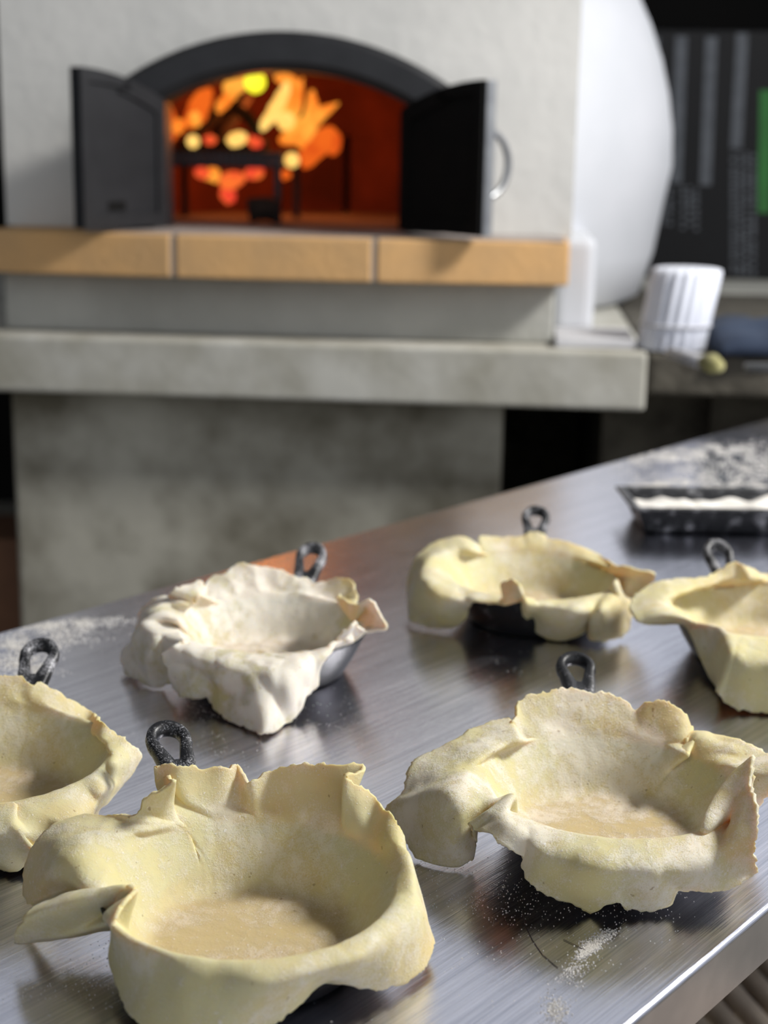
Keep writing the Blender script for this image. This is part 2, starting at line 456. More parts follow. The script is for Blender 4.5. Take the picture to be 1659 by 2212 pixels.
D4 = [
 (204, 'R', (1110,1722,.050), (1055,1752,.047), (1012,1780,.038)),
 (202.5, 'R', (1105,1718,.046), (1030,1775,.030), (1029,1824,.013)),
 (200, (1012,1770,.034), (1008,1862,.004)),
 (195, (995,1765,.038), (960,1868,.003)),
 (190, (985,1745,.042), (905,1852,.003)),
 (184, (975,1725,.046), (870,1805,.008)),
 (178, (970,1700,.049), (837,1752,.016)),
 (170, (985,1675,.048), (872,1712,.028)),
 (162, (1000,1660,.048), (882,1672,.035)),
 (153, (1030,1640,.050), (905,1640,.040)),
 (143, (1060,1622,.052), (985,1597,.048)),
 (133, (1092,1608,.052), (1040,1570,.052)),
 (125, (1122,1597,.053), (1098,1551,.056)),
 (121, (1132,1600,'c',.083), (1106,1564,.056)),
 (119, (1148,1590,'c',.084), (1114,1540,'c',.094)),
 (116, (1160,1570,'c',.087), (1121,1515,'c',.100)),
 (108, (1195,1560,'c',.088), (1172,1493,'c',.101)),
 (98, (1245,1555,'c',.088), (1230,1490,'c',.101)),
 (90, (1295,1555,'c',.088), (1290,1499,'c',.1)),
 (82, (1345,1560,'c',.088), (1345,1511,'c',.1)),
 (77, (1375,1570,'c',.087), (1379,1533,'c',.097)),
 (73.5, (1390,1570,'c',.087), (1400,1519,'c',.098)),
 (66, (1430,1575,'c',.088), (1445,1519,'c',.101)),
 (58, (1465,1590,'c',.088), (1482,1545,'c',.103)),
 (53, (1478,1610,'c',.087), (1496,1582,'c',.1)),
 (50, 'R', (1484,1634,.045), (1482,1617,'c',.084), (1481,1600,'c',.088)),
 (47, (1504,1600,'c',.088), (1503,1584,'c',.100)),
 (42, (1537,1610,'c',.090), (1550,1592,'c',.104)),
 (35, (1574,1620,'c',.094), (1605,1601,'c',.108)),
 (28, (1605,1640,'c',.098), (1655,1625,'c',.116)),
 (21, (1630,1668,.050), (1695,1660,.056)),
 (15, (1625,1697,.043), (1662,1702,.042)),
 (8, (1600,1735,.034), (1622,1762,.014)),
 (-12, (1588,1768,.034), (1612,1790,.012)),
 (-20, 'R', (1518,1790,.046), (1556,1706,.062), (1629,1634,.080)),
 (-23, 'R', (1532,1795,.045), (1582,1735,.058), (1624,1692,.070)),
 (-28, (1588,1772,.052), (1636,1745,.062)),
 (-33, (1580,1808,.046), (1632,1798,.050)),
 (-38, (1566,1832,.040), (1628,1838,.036)),
 (-45, (1540,1850,.036), (1630,1885,.017)),
 (-52, (1505,1860,.036), (1590,1910,.014)),
 (-60, (1465,1868,.036), (1530,1922,.014)),
 (-67, (1430,1873,.036), (1462,1924,.014)),
 (-71, (1412,1878,.036), (1448,1948,.008)),
 (-77, (1385,1880,.036), (1412,1966,.004)),
 (-84, (1350,1880,.036), (1352,1962,.006)),
 (-90, (1322,1880,.036), (1325,1950,.012)),
 (-96, (1290,1880,.036), (1275,1968,.004)),
 (-104, (1255,1875,.036), (1235,1948,.010)),
 (-112, (1225,1865,.036), (1185,1935,.012)),
 (-122, (1190,1850,.037), (1145,1905,.018)),
 (-130, (1160,1830,.039), (1128,1870,.024)),
 (-136, (1145,1812,.041), (1128,1852,.030)),
 (-142, (1125,1795,.044), (1093,1830,.037)),
 (-149, (1092,1775,.047), (1045,1792,.041)),
 (-154, 'R', (1112,1726,.050), (1068,1758,.047), (1030,1790,.037)),
]
D2 = [
 (212, 'R', (402,1388,.049), (378,1405,.044), (372,1478,.010)),
 (206, 'R', (392,1377,.050), (352,1395,.040), (350,1483,.003)),
 (200, (335,1385,.044), (315,1478,.003)),
 (192, (322,1370,.045), (281,1456,.004)),
 (184, (318,1352,.048), (264,1410,.014)),
 (176, 'R', (385,1343,.052), (328,1335,.050), (279,1395,.014)),
 (168, (338,1320,.050), (297,1350,.028)),
 (158, (362,1308,.052), (308,1318,.040)),
 (149, (392,1303,.054), (340,1297,.050)),
 (144, (410,1302,.052), (370,1290,.054)),
 (141, (412,1290,.058), (372,1281,.062)),
 (137, (422,1285,.060), (405,1266,.066)),
 (132, (436,1285,.058), (444,1257,.068)),
 (129, (428,1310,'c',.083), (425,1298,.054)),
 (126, (448,1290,'c',.086), (448,1255,'c',.098)),
 (115, (485,1275,'c',.087), (480,1238,'c',.1)),
 (105, (520,1268,'c',.087), (516,1222,'c',.1)),
 (96, (555,1267,'c',.087), (552,1223,'c',.1)),
 (86, (590,1270,'c',.087), (588,1231,'c',.1)),
 (74, (640,1278,'c',.087), (636,1248,'c',.099)),
 (60, (690,1290,'c',.088), (690,1258,'c',.099)),
 (46, (735,1300,'c',.089), (741,1252,'c',.106)),
 (38, (757,1315,'c',.087), (764,1275,'c',.1)),
 (33, (758,1330,'c',.085), (760,1303,'c',.09)),
 (29, (752,1335,'c',.082), (728,1289,'c',.076)),
 (25, (768,1335,.052), (766,1305,.066)),
 (18, (778,1335,.050), (794,1294,.074)),
 (11, (785,1342,.048), (812,1311,.068)),
 (5, (795,1350,.047), (834,1353,.054)),
 (-1, (795,1358,.046), (820,1362,.050)),
 (-8, (785,1362,.046), (792,1362,.050)),
 (-14, (766,1365,.050), (764,1342,.062)),
 (-20, (755,1380,.047), (745,1366,.054)),
 (-28, (737,1388,.045), (732,1384,.047)),
 (-38, (708,1402,.044), (700,1404,.043)),
 (-46, (692,1420,.041), (684,1438,.035)),
 (-54, (672,1435,.041), (684,1474,.022)),
 (-62, (652,1443,.042), (662,1505,.014)),
 (-70, (627,1450,.042), (625,1553,.004)),
 (-77, (605,1450,.042), (602,1572,.003)),
 (-84, (585,1450,.042), (567,1587,.003)),
 (-92, (560,1450,.042), (550,1579,.003)),
 (-102, (525,1448,.042), (500,1552,.004)),
 (-112, (490,1442,.042), (464,1530,.006)),
 (-122, (458,1432,.043), (438,1512,.009)),
 (-132, (432,1422,.044), (412,1508,.011)),
 (-140, (412,1412,.046), (382,1490,.014)),
 (-145, (396,1405,.048), (366,1450,.028)),
 (-147, 'R', (404,1390,.050), (388,1400,.049), (361,1412,.044)),
]
D3 = [
 (222, (1022,1297,.042), (1022,1302,.040)),
 (214, (1008,1296,.040), (1014,1315,.030)),
 (208, (992,1296,.040), (1006,1332,.018)),
 (201, (968,1292,.042), (978,1350,.008)),
 (193, (942,1285,.044), (945,1356,.004)),
 (185, (922,1270,.046), (912,1350,.004)),
 (177, (914,1252,.048), (886,1342,.005)),
 (168, (914,1228,.050), (884,1300,.014)),
 (158, (927,1208,.052), (884,1245,.030)),
 (147, (952,1196,.054), (899,1205,.045)),
 (136, (985,1188,.055), (943,1172,.055)),
 (127, (1015,1188,.055), (988,1161,.060)),
 (121, (1030,1190,.052), (1024,1169,.058)),
 (118, (1038,1195,'c',.083), (1034,1182,'c',.088)),
 (115, (1045,1188,'c',.085), (1036,1160,'c',.096)),
 (105, (1090,1182,'c',.086), (1080,1161,'c',.096)),
 (96, (1128,1180,'c',.086), (1128,1162,'c',.096)),
 (91, (1145,1178,'c',.086), (1144,1150,'c',.1)),
 (86, (1162,1180,'c',.086), (1162,1149,'c',.1)),
 (79, (1188,1184,'c',.086), (1188,1165,'c',.097)),
 (68, (1235,1192,'c',.086), (1235,1175,'c',.097)),
 (55, (1285,1208,'c',.086), (1290,1198,'c',.098)),
 (42, (1325,1230,.050), (1334,1222,.056)),
 (33, (1340,1242,.048), (1372,1229,.060)),
 (25, (1350,1255,.045), (1415,1241,.055)),
 (16, (1350,1268,.040), (1405,1260,.045)),
 (5, 'R', (1332,1256,.048), (1345,1288,.034), (1378,1295,.030)),
 (-5, 'R', (1327,1258,.054), (1345,1285,.046), (1362,1335,.020)),
 (-16, 'R', (1320,1270,.049), (1340,1300,.042), (1358,1352,.012)),
 (-27, (1322,1310,.042), (1340,1372,.006)),
 (-37, (1300,1318,.042), (1300,1386,.004)),
 (-44, (1282,1325,.038), (1272,1378,.006)),
 (-48, (1275,1321,.039), (1268,1352,.014)),
 (-54, (1257,1324,.041), (1255,1368,.008)),
 (-62, (1237,1324,.042), (1217,1381,.003)),
 (-70, (1212,1320,.042), (1180,1376,.004)),
 (-76, (1192,1316,.042), (1160,1365,.008)),
 (-82, (1172,1313,.043), (1145,1342,.016)),
 (-86, 'R', (1152,1303,.047), (1143,1310,.045), (1132,1328,.030)),
 (-90, 'R', (1138,1298,.049), (1128,1290,.056), (1120,1263,.066)),
 (-94, (1105,1290,.052), (1083,1259,.062)),
 (-99, (1095,1303,.045), (1086,1292,.047)),
 (-110, (1075,1302,.043), (1072,1300,.042)),
 (-124, (1050,1298,.043), (1047,1303,.041)),
]
D5 = [
 (205, 'R', (1500,1347,.049), (1460,1338,.048), (1425,1346,.040)),
 (196, (1430,1322,.050), (1378,1340,.042)),
 (188, (1428,1306,.051), (1361,1310,.048)),
 (180, (1435,1296,.053), (1372,1287,.053)),
 (170, (1455,1287,.054), (1404,1264,.058)),
 (158, (1482,1277,.055), (1462,1254,.060)),
 (145, (1517,1267,.055), (1502,1251,.060)),
 (132, (1552,1257,.055), (1544,1239,.061)),
 (122, (1582,1251,.055), (1573,1220,.068)),
 (115, (1597,1250,.055), (1588,1212,.071)),
 (107, (1618,1252,.055), (1607,1222,.067)),
 (95, (1655,1256,'c',.087), (1645,1240,'c',.097)),
 (80, (1700,1258,'c',.087), (1692,1244,'c',.097)),
 (60, ('p',60,.09,.048), ('p',60,.10,.055)),
 (40, ('p',40,.092,.044), ('p',40,.115,.036)),
 (20, ('p',20,.095,.040), ('p',20,.12,.016)),
 (0, ('p',0,.094,.038), ('p',0,.115,.010)),
 (-20, ('p',-20,.094,.040), ('p',-20,.12,.016)),
 (-40, ('p',-40,.094,.038), ('p',-40,.12,.010)),
 (-60, (1740,1430,.040), (1755,1530,.006)),
 (-75, (1690,1432,.042), (1690,1537,.004)),
 (-90, (1650,1430,.042), (1640,1537,.003)),
 (-105, (1612,1422,.044), (1600,1532,.004)),
 (-115, (1588,1412,.046), (1568,1518,.008)),
 (-124, 'R', (1575,1370,.049), (1568,1410,.044), (1551,1494,.016)),
 (-130, 'R', (1560,1360,.050), (1532,1410,.028), (1554,1500,.005)),
 (-138, 'R', (1545,1354,.050), (1508,1390,.030), (1530,1450,.008)),
 (-146, 'R', (1525,1350,.050), (1497,1358,.040), (1506,1400,.018)),
 (-152, 'R', (1510,1347,.050), (1488,1350,.046), (1480,1352,.040)),
]
D6 = [
 (200, ('p',200,.094,.040), ('p',200,.125,.010)),
 (180, ('p',180,.094,.040), ('p',180,.115,.014)),
 (160, ('p',160,.092,.044), ('p',160,.115,.030)),
 (138, ('p',138,.089,.050), ('p',138,.104,.055)),
 (115, (-60,1510,'c',.087), (-60,1472,'c',.1)),
 (100, (-10,1505,'c',.087), (-12,1465,'c',.1)),
 (86, (25,1505,'c',.086), (24,1461,'c',.1)),
 (79, (48,1510,'c',.086), (50,1459,'c',.1)),
 (73, (70,1515,'c',.085), (71,1481,'c',.094)),
 (69, (84,1515,'c',.086), (86,1476,'c',.099)),
 (65, (98,1520,'c',.086), (100,1486,'c',.099)),
 (54, (140,1540,'c',.087), (146,1511,'c',.102)),
 (42, (185,1565,'c',.088), (195,1538,'c',.107)),
 (32, (212,1590,.050), (222,1561,.056)),
 (22, (232,1605,.048), (256,1587,.050)),
 (12, (242,1625,.047), (282,1611,.045)),
 (3, (248,1640,.045), (301,1628,.036)),
 (-6, (242,1660,.043), (296,1645,.030)),
 (-14, (238,1685,.036), (275,1678,.020)),
 (-23, (222,1705,.040), (262,1696,.014)),
 (-32, (205,1725,.036), (240,1726,.012)),
 (-40, (190,1742,.036), (210,1750,.018)),
 (-48, (165,1760,.038), (205,1780,.010)),
 (-58, (132,1775,.038), (150,1830,.006)),
 (-66, (100,1780,.038), (100,1860,.004)),
 (-71, (62,1800,.036), (76,1846,.014)),
 (-74, 'R', (30,1738,.045), (28,1785,.043), (71,1834,.026)),
 (-82, (0,1800,.040), (56,1864,.008)),
 (-90, (-30,1802,.040), (28,1881,.004)),
 (-105, (-85,1795,.040), (-40,1870,.005)),
 (-125, ('p',-125,.094,.038), ('p',-125,.125,.006)),
 (-145, ('p',-145,.094,.040), ('p',-145,.12,.010)),
]
dm = dough_mat('pastry_dough_plain', .15); dm2 = dough_mat('pastry_dough_floury', .95); dm3 = dough_mat('pastry_dough_dusted', .5)
irn = iron_mat('cast_iron', .0); irnf = iron_mat('cast_iron_floury', .6); irnm = iron_mat('cast_iron_dusty', .45)
pans = [
 ((540,1920), D1, dm, 'large pale sheet of dough nearest the camera, long floury flap hanging off its left side', (366,1606), .062, irn, irnf, 'black skillet under the nearest dough, floury ring handle standing behind it at left', 1),
 ((1320,1702), D4, dm3, 'pale dough at the right front with a pointed upright flap on its right rim', (1244,1447), .060, irn, irnm, 'black skillet under the right front dough, its glossy ring handle pointing back', 2),
 ((588,1353), D2, dm2, 'heavily floured crumpled dough in the skillet at the left centre of the table', (671,1208), .062, irn, irnf, 'black skillet with its bare side showing under the heavily floured crumpled dough', 3),
 ((1150,1250), D3, dm, 'wavy dough at the back centre, ruffled front edge baring the black skillet', (1157,1122), .062, irn, irnm, 'black skillet showing through the gap under the wavy back centre dough', 4),
 ((1650,1325), D5, dm, 'dough cut by the right photo edge, wide flat flap reaching left', (1553,1202), .058, irn, irnm, 'black skillet at the right photo edge under the dough with a flat left flap', 5),
 ((-30,1640), D6, dm, 'smooth dough cut by the left photo edge, pointed corner to the right', (84,1423), .060, irn, irnf, 'black skillet at the left photo edge, its long handle caked with flour', 6),
]
pan_centres = []
for cp, cols, m_, lab, hp, hz, m1, m2, plab, sd in pans:
    o, c = build_dough(cp, cols, m_, lab, sd, *((.0011, .0042) if sd == 3 else (.0006, .0018)))
    pan_centres.append(c)
    build_pan(c, hp, hz, m1, m2, plab)
    print('PAN', [round(x, 3) for x in c])

# ------------------------------------------------------------------ table
a1 = onz(0, 1365, 0); a2 = onz(1659, 905, 0); b1 = onz(1344, 2212, 0); b2 = onz(1659, 1973, 0)
print('edge dirs', math.degrees(math.atan2(a2.y - a1.y, a2.x - a1.x)), math.degrees(math.atan2(b2.y - b1.y, b2.x - b1.x)))
dirn = (a2 - a1).normalized(); ang = math.atan2(dirn.y, dirn.x)
nrm = Vector((dirn.y, -dirn.x, 0))
bm_ = (b1 + b2) / 2; wid = (bm_ - a1).dot(nrm)
print('table width', wid, 'angle', math.degrees(ang))
org = a1 + nrm * wid / 2; org.z = 0
TL0, TL1 = -1.1, (a2 - org).dot(dirn) + .15
tab = empty('steel_table', org, ang)
bm = bmesh.new()
# slab with folded edge: profile across the table, swept along its length
hw = wid / 2; prof = []
er = .0035; H = .036
for s in (-1, 1):
    pp = [(s * hw, TZ - H)] + [(s * (hw - er + er * math.sin(t)), TZ - er + er * math.cos(t)) for t in [R(90 - 15 * k) for k in range(7)]]
    prof += pp if s == -1 else pp[::-1]
prof = prof + [(hw - .0015, TZ - H), (hw - .0015, TZ - .004), (-hw + .0015, TZ - .004), (-hw + .0015, TZ - H)]
A = [bm.verts.new((TL0, y, z)) for y, z in prof]; B = [bm.verts.new((TL1, y, z)) for y, z in prof]
for k in range(len(prof)):
    k2 = (k + 1) % len(prof); bm.faces.new((A[k], A[k2], B[k2], B[k]))
bm.faces.new(A); bm.faces.new(B[::-1])
finish('tabletop', bm, MT['steel'], tab)
for lx in (TL0 + .12, TL1 - .12):
    for ly in (-hw + .08, hw - .08):
        bm = bmesh.new(); tube(bm, [(lx, ly, 0.0), (lx, ly, TZ - .004)], .019, 20); finish('leg', bm, MT['steel'], tab, smooth=False)
bm = bmesh.new(); box(bm, TL0 + .08, TL1 - .08, -hw + .05, -hw + .09, TZ - .06, TZ - .0045); finish('rail', bm, MT['steel'], tab)
bm = bmesh.new(); box(bm, TL0 + .08, TL1 - .08, hw - .09, hw - .05, TZ - .06, TZ - .0045); finish('rail', bm, MT['steel'], tab)
tag(tab, 'long brushed stainless steel work table holding the skillets', 'table')

# flour scattered on the table (real grains)
def flour(name, label, blobs, cnt, seed, smin=.0002, smax=.0007):
    rnd = random.Random(seed); bm = bmesh.new()
    made = 0
    while made < cnt:
        u, v, su, sv, tilt = rnd.choice(blobs)
        du, dv = rnd.gauss(0, su), rnd.gauss(0, sv)
        p = onz(u + du + dv * tilt, v + dv, 0)
        # stay on the table
        q = (p - org); q.z = 0
        if abs(q.dot(nrm)) > hw - .006: continue
        k = noise.noise(p * 55)
        if rnd.random() > .45 + .9 * k: continue
        if any((Vector((p.x, p.y, 0)) - Vector((c.x, c.y, 0))).length < .062 for c in pan_centres): continue
        s = rnd.uniform(smin, smax); 
        vs = [bm.verts.new((p.x + s * math.cos(t + made), p.y + s * math.sin(t + made) * rnd.uniform(.6, 1), TZ + .0001)) for t in (0, 2.1, 4.2)]
        top = bm.verts.new((p.x, p.y, TZ + .0001 + s * .8))
        for i in range(3): bm.faces.new((vs[i], vs[(i + 1) % 3], top))
        bm.faces.new(vs[::-1]); made += 1
    o = finish(name, bm, MT['flour']); tag(o, label, 'flour', kind='stuff'); return o
flour('spilled_flour', 'streak of loose flour grains on the bare steel in front of the right dough',
      [(1235,2100,16,16,-.8), (1215,2140,18,20,-.2), (1200,2180,14,20,0), (1262,2060,8,8,-1), (1300,2025,14,10,-1.3), (1280,2045,10,6,-1.3)], 2300, 1)
flour('spilled_flour', 'white flour smeared along the far table edge beside the caked handle',
      [(60,1385,60,14,-3), (20,1400,50,12,-3), (150,1350,60,8,-4), (-40,1440,60,20,0), (60,1440,25,22,0)], 6500, 2, .0003, .0011)
flour('spilled_flour', 'flour smeared on the steel at the back right behind the black tray',
      [(1430,985,60,10,-3), (1440,1050,40,8,-2), (1560,975,60,10,-3), (1600,1050,70,12,0), (1520,1020,90,20,0), (1650,1000,60,20,0), (1690,1060,60,20,0)], 5200, 3, .0006, .0019)
flour('spilled_flour', 'fine flour specks scattered over the steel around the skillets',
      [(960,1900,60,40,0), (1080,1950,80,30,0), (150,2120,110,50,0), (600,1600,200,60,0), (900,1480,200,70,0), (460,1560,60,60,0), (1000,2050,200,80,0), (1350,1930,80,60,0), (400,1550,120,50,0), (300,1380,90,60,0)], 2600, 4, .00015, .0005)
# hair-like scratches
bm = bmesh.new()
tube(bm, [tuple(onz(u, v, .0004)) for u, v in ((1128,1965), (1133,1995), (1150,2030), (1172,2062), (1205,2090))], .00022, 6)
tag(finish('stray_fibre', bm, MT['bark']), 'thin dark curved fibre on the steel below the right front dough', 'fibre')
bm = bmesh.new()
tube(bm, [tuple(onz(u, v, .0004)) for u, v in ((1217,2029), (1240,2040), (1265,2053))], .0002, 6)
tag(finish('stray_fibre', bm, MT['bark']), 'short dark fibre beside the flour streak near the table edge', 'fibre')

# black tray at the back right
t0 = onz(1392, 1152, 0); t1 = onz(1345, 1094, .03)
tr = empty('cast_iron_tray', (t0.x, t0.y, TZ), R(1))
bm = bmesh.new()
Lt, Wt, Ht = .42, .085, .032
o1 = [(0, 0), (Lt, 0), (Lt, Wt), (0, Wt)]
def ringr(off, z): return [bm.verts.new((x + (off if x > 0 else -off), y + (off if y > 0 else -off), z)) for x, y in o1]
rs = [ringr(-.006, 0), ringr(0, .002), ringr(.010, Ht - .003), ringr(.020, Ht), ringr(.019, Ht + .003), ringr(.008, Ht + .002), ringr(-.004, .006), ringr(-.02, .0055)]
for a, b in zip(rs, rs[1:]):
    for k in range(4): bm.faces.new((a[k], a[(k + 1) % 4], b[(k + 1) % 4], b[k]))
bm.faces.new(rs[0][::-1]); bm.faces.new(rs[-1])
finish('tray_body', bm, irnm, tr, bevel=.002)
bm = bmesh.new()
for k in range(60):
    pass
NX, NY = 90, 26
gr = [[bm.verts.new((.0 + Lt * i / NX, .0 + Wt * j / NY, .023 + .014 * noise.noise(Vector((i * .13, j * .22, 3))) + .002 * noise.noise(Vector((i, j, 1))))) for j in range(NY + 1)] for i in range(NX + 1)]
for i in range(NX):
    for j in range(NY): bm.faces.new((gr[i][j], gr[i + 1][j], gr[i + 1][j + 1], gr[i][j + 1]))
fl = finish('flour_layer', bm, MT['flour'], tr, smooth=True)
fl['label'] = 'white flour filling the tray'
tag(tr, 'long black cast iron tray filled with flour, behind the skillets at right', 'tray')

# ------------------------------------------------------------------ oven frame of reference
PSI = R(5.0)
ex = Vector((math.cos(PSI), -math.sin(PSI), 0)); ey = Vector((math.sin(PSI), math.cos(PSI), 0))
d0 = ray(615, 500); OV = CAM + d0 * (3.0 / d0.y); OV.z = 0
def ov(u, v, k=0.0):            # sight line meets the oven's own plane y=k -> (x, z)
    d = ray(u, v); t = (k - (CAM - OV).dot(ey)) / d.dot(ey); p = CAM + d * t
    return (p - OV).dot(ex), p.z
zs_top = ov(700, 742, -.22)[1]; zs_bot = ov(700, 868, -.22)[1]
zh = ov(600, 512, -.22)[1]; zb = ov(600, 606, -.22)[1]
print('slab z', zs_top, zs_bot, 'hearth', zh, zb)
oven = empty('pizza_oven', (OV.x, OV.y, zs_top), -PSI)
oven_children_z = -zs_top
def part(name, bm, mat, parent=oven, **k):
    o = finish(name, bm, mat, parent, **k)
    return o
Z = lambda z: z - zs_top        # oven-local height
# arch
xL, zL = ov(352, 215); xR, zR = ov(887, 228); xc, zc = ov(612, 150)
hwid = (xR - xL) / 2; xm = (xR + xL) / 2; zspr = (zL + zR) / 2; rise = zc - zspr
rad = (hwid ** 2 + rise ** 2) / (2 * rise); zcen = zc - rad
print('arch', xL, xR, zspr, zc, 'rad', rad)
def arc(x, off=0.0):
    rr = rad + off; dx = min(abs(x - xm), rr)
    return zcen + math.sqrt(rr * rr - dx * dx)
# facade
xFl, _ = ov(8, 330); xFr, _ = ov(1243, 330)
ztopF = 1.98
bm = bmesh.new()
xs = [xFl] + [xm - hwid + 2 * hwid * k / 40 for k in range(41)] + [xFr]
def quad(p): return bm.faces.new([bm.verts.new(q) for q in p])
for a, b in zip(xs, xs[1:]):
    inside = xm - hwid - 1e-6 <= a and b <= xm + hwid + 1e-6
    za = Z(arc(a)) if inside else Z(zh); zb_ = Z(arc(b)) if inside else Z(zh)
    quad([(a, 0, za), (b, 0, zb_), (b, 0, Z(ztopF)), (a, 0, Z(ztopF))])
bmesh.ops.remove_doubles(bm, verts=bm.verts[:], dist=1e-5)
ge = bmesh.ops.extrude_face_region(bm, geom=bm.faces[:])
bmesh.ops.translate(bm, verts=[v for v in ge['geom'] if isinstance(v, bmesh.types.BMVert)], vec=(0, .05, 0))
part('facade', bm, MT['white'])
for x0_, x1_ in ((xFl, xFl + .08), (xFr - .08, xFr)):
    bm = bmesh.new(); box(bm, x0_, x1_, .0505, .34, 0, Z(ztopF)); part('facade_return', bm, MT['white'])
bm = bmesh.new(); box(bm, xFl + .0805, xFr - .0805, .0505, .34, Z(ztopF) - .08, Z(ztopF)); part('facade_return', bm, MT['white'])
# dome
bm = bmesh.new()
prof = [(.70, 0.0), (.735, .02), (.765, .12), (.785, .25)]
zcD, RD = .33, .80
prof += [(RD * math.cos(R(t)), zcD + (RD * 1.02) * math.sin(R(t))) for t in range(0, 91, 6)]
prof[-1] = (0, prof[-1][1])
lathe(bm, prof, 96)
bmesh.ops.delete(bm, geom=[v for v in bm.verts if v.co.y + .92 < .24], context='VERTS')
dome = part('dome', bm, MT['white_gloss'], smooth=True)
dome.location = (.04, .92, 0.0)
# frame
bm = bmesh.new(); NB_ = 48
def framepts(off, y):
    w_ = hwid + off * 1.1
    out = [(xm - w_, y, Z(zh + .001))]
    zside = arc(xm - w_, off)
    for k in range(NB_ + 1):
        x = xm - w_ + 2 * w_ * k / NB_; out.append((x, y, Z(arc(x, off))))
    out.append((xm + w_, y, Z(zh + .001))); return out
offo = ov(612, 70)[1] - zc
loops = [framepts(-.004, .056), framepts(-.004, -.035), framepts(.012, -.045), framepts(offo - .012, -.045), framepts(offo, -.035), framepts(offo, .002)]
V = [[bm.verts.new(p) for p in l] for l in loops]
for a, b in zip(V, V[1:]):
    for k in range(len(a) - 1): bm.faces.new((a[k], a[k + 1], b[k + 1], b[k]))
part('arch_frame', bm, MT['black'])
# doors
def ltop(x, side): return Z(zspr + (arc(x) - zspr) * .75 - (.012 if side > 0 else 0) + .001)
def leaf(side, angdeg, mat_in):
    hx = xm + side * (hwid + .004)
    root = bpy.data.objects.new('door', bpy.data.meshes.new('door')); 
    bm = bmesh.new(); w = hwid; t = .018; n = 24
    zl = Z(zh + .010)
    fr, bk = [], []
    for y, lst in ((0, fr), (t, bk)):
        lst.append([bm.verts.new((-side * w * k / n, y, zl)) for k in range(n + 1)])
        lst.append([bm.verts.new((-side * w * k / n, y, ltop(hx - side * w * k / n, side))) for k in range(n + 1)])
    for k in range(n):
        bm.faces.new((fr[0][k], fr[0][k + 1], fr[1][k + 1], fr[1][k])); bm.faces.new((bk[0][k], bk[0][k + 1], bk[1][k + 1], bk[1][k]))
        bm.faces.new((fr[1][k], fr[1][k + 1], bk[1][k + 1], bk[1][k])); bm.faces.new((fr[0][k], fr[0][k + 1], bk[0][k + 1], bk[0][k]))
    for k in (0, n): bm.faces.new((fr[0][k], fr[1][k], bk[1][k], bk[0][k]))
    o = finish('door', bm, mat_in, oven)
    o.location = (hx, -.05, 0); o.rotation_euler.z = side * R(angdeg)
    # hinge barrels and border
    bm = bmesh.new()
    b0, b1, y0, y1 = .012, .024, t - .001, t + .006
    pts_o = [(-side * w, zl)] + [(-side * w * k / n, ltop(hx - side * w * k / n, side)) for k in range(n, -1, -1)] + [(0, zl)]
    cxm, czm = -side * w / 2, (zl + Z(zspr)) / 2
    ins = [(x + (b1 if x < cxm - .0 else -b1), z + (b1 if z < czm else -b1)) for x, z in pts_o]
    ins = [(max(min(x, max(0, -side * w) - b1), min(0, -side * w) + b1), z) for x, z in ins]
    rows_ = [[bm.verts.new((x, y, z)) for x, z in pp] for pp, y in ((pts_o, y0), (pts_o, y1), (ins, y1), (ins, y0))]
    for a, b in zip(rows_, rows_[1:]):
        for k in range(len(a)): bm.faces.new((a[k], a[(k + 1) % len(a)], b[(k + 1) % len(a)], b[k]))
    rim = finish('door_rim', bm, MT['black'] if side < 0 else MT['soot'], o)
    for zz in (zl + .05, Z(zspr) - .05):
        bm = bmesh.new(); tube(bm, [(side * .004, -.004, zz), (side * .004, -.004, zz + .04)], .007, 14); finish('hinge', bm, MT['black'], o)
    return o, w
dl, w = leaf(-1, 114, MT['black'])
dr, w = leaf(1, 131, MT['soot'])
# silver outer skin and edge on the right leaf + D handle
bm = bmesh.new(); n = 24; hx = xm + hwid + .004; zl = Z(zh + .010)
rr = []
for y in (-.004, -.0005):
    rr.append([[bm.verts.new((-(w + .001) * k / n, y, zl)) for k in range(n + 1)], [bm.verts.new((-(w + .001) * k / n, y, ltop(hx - w * k / n, 1))) for k in range(n + 1)]])
for k in range(n):
    for lay in rr: bm.faces.new((lay[0][k], lay[0][k + 1], lay[1][k + 1], lay[1][k]))
    bm.faces.new((rr[0][1][k], rr[0][1][k + 1], rr[1][1][k + 1], rr[1][1][k]))
for k in (0, n): bm.faces.new((rr[0][0][k], rr[0][1][k], rr[1][1][k], rr[1][0][k]))
sk = finish('outer_skin', bm, MT['silver'], dr); sk['label'] = 'silver outer skin'
bm = bmesh.new(); box(bm, -w - .006, -w - .0005, -.002, .018, zl, ltop(xm, 1)); ee = finish('edge_strip', bm, MT['silver'], dr, bevel=.001); ee['label'] = 'silver edge strip'
bm = bmesh.new(); zm = ov(1100, 357, -.25)[1]
tube(bm, [(-w + .03, -.004 - .062 * math.sin(math.pi * k / 20), Z(zm) - .062 * math.cos(math.pi * k / 20)) for k in range(21)], .0065, 14)
hh = finish('handle', bm, MT['silver'], dr, smooth=True); hh['label'] = 'silver bow handle'
for s in (-1, 1):
    bm = bmesh.new(); tube(bm, [(-w + .03, -.004, Z(zm) + s * .062), (-w + .03, -.012, Z(zm) + s * .062)], .012, 16); finish('rosette', bm, MT['silver'], dr)
# left leaf bears a small faint maker's plate
bm = bmesh.new(); box(bm, .12, .17, .018, .0192, zl + .03, zl + .048); finish('plate', bm, MT['soot'], dl)
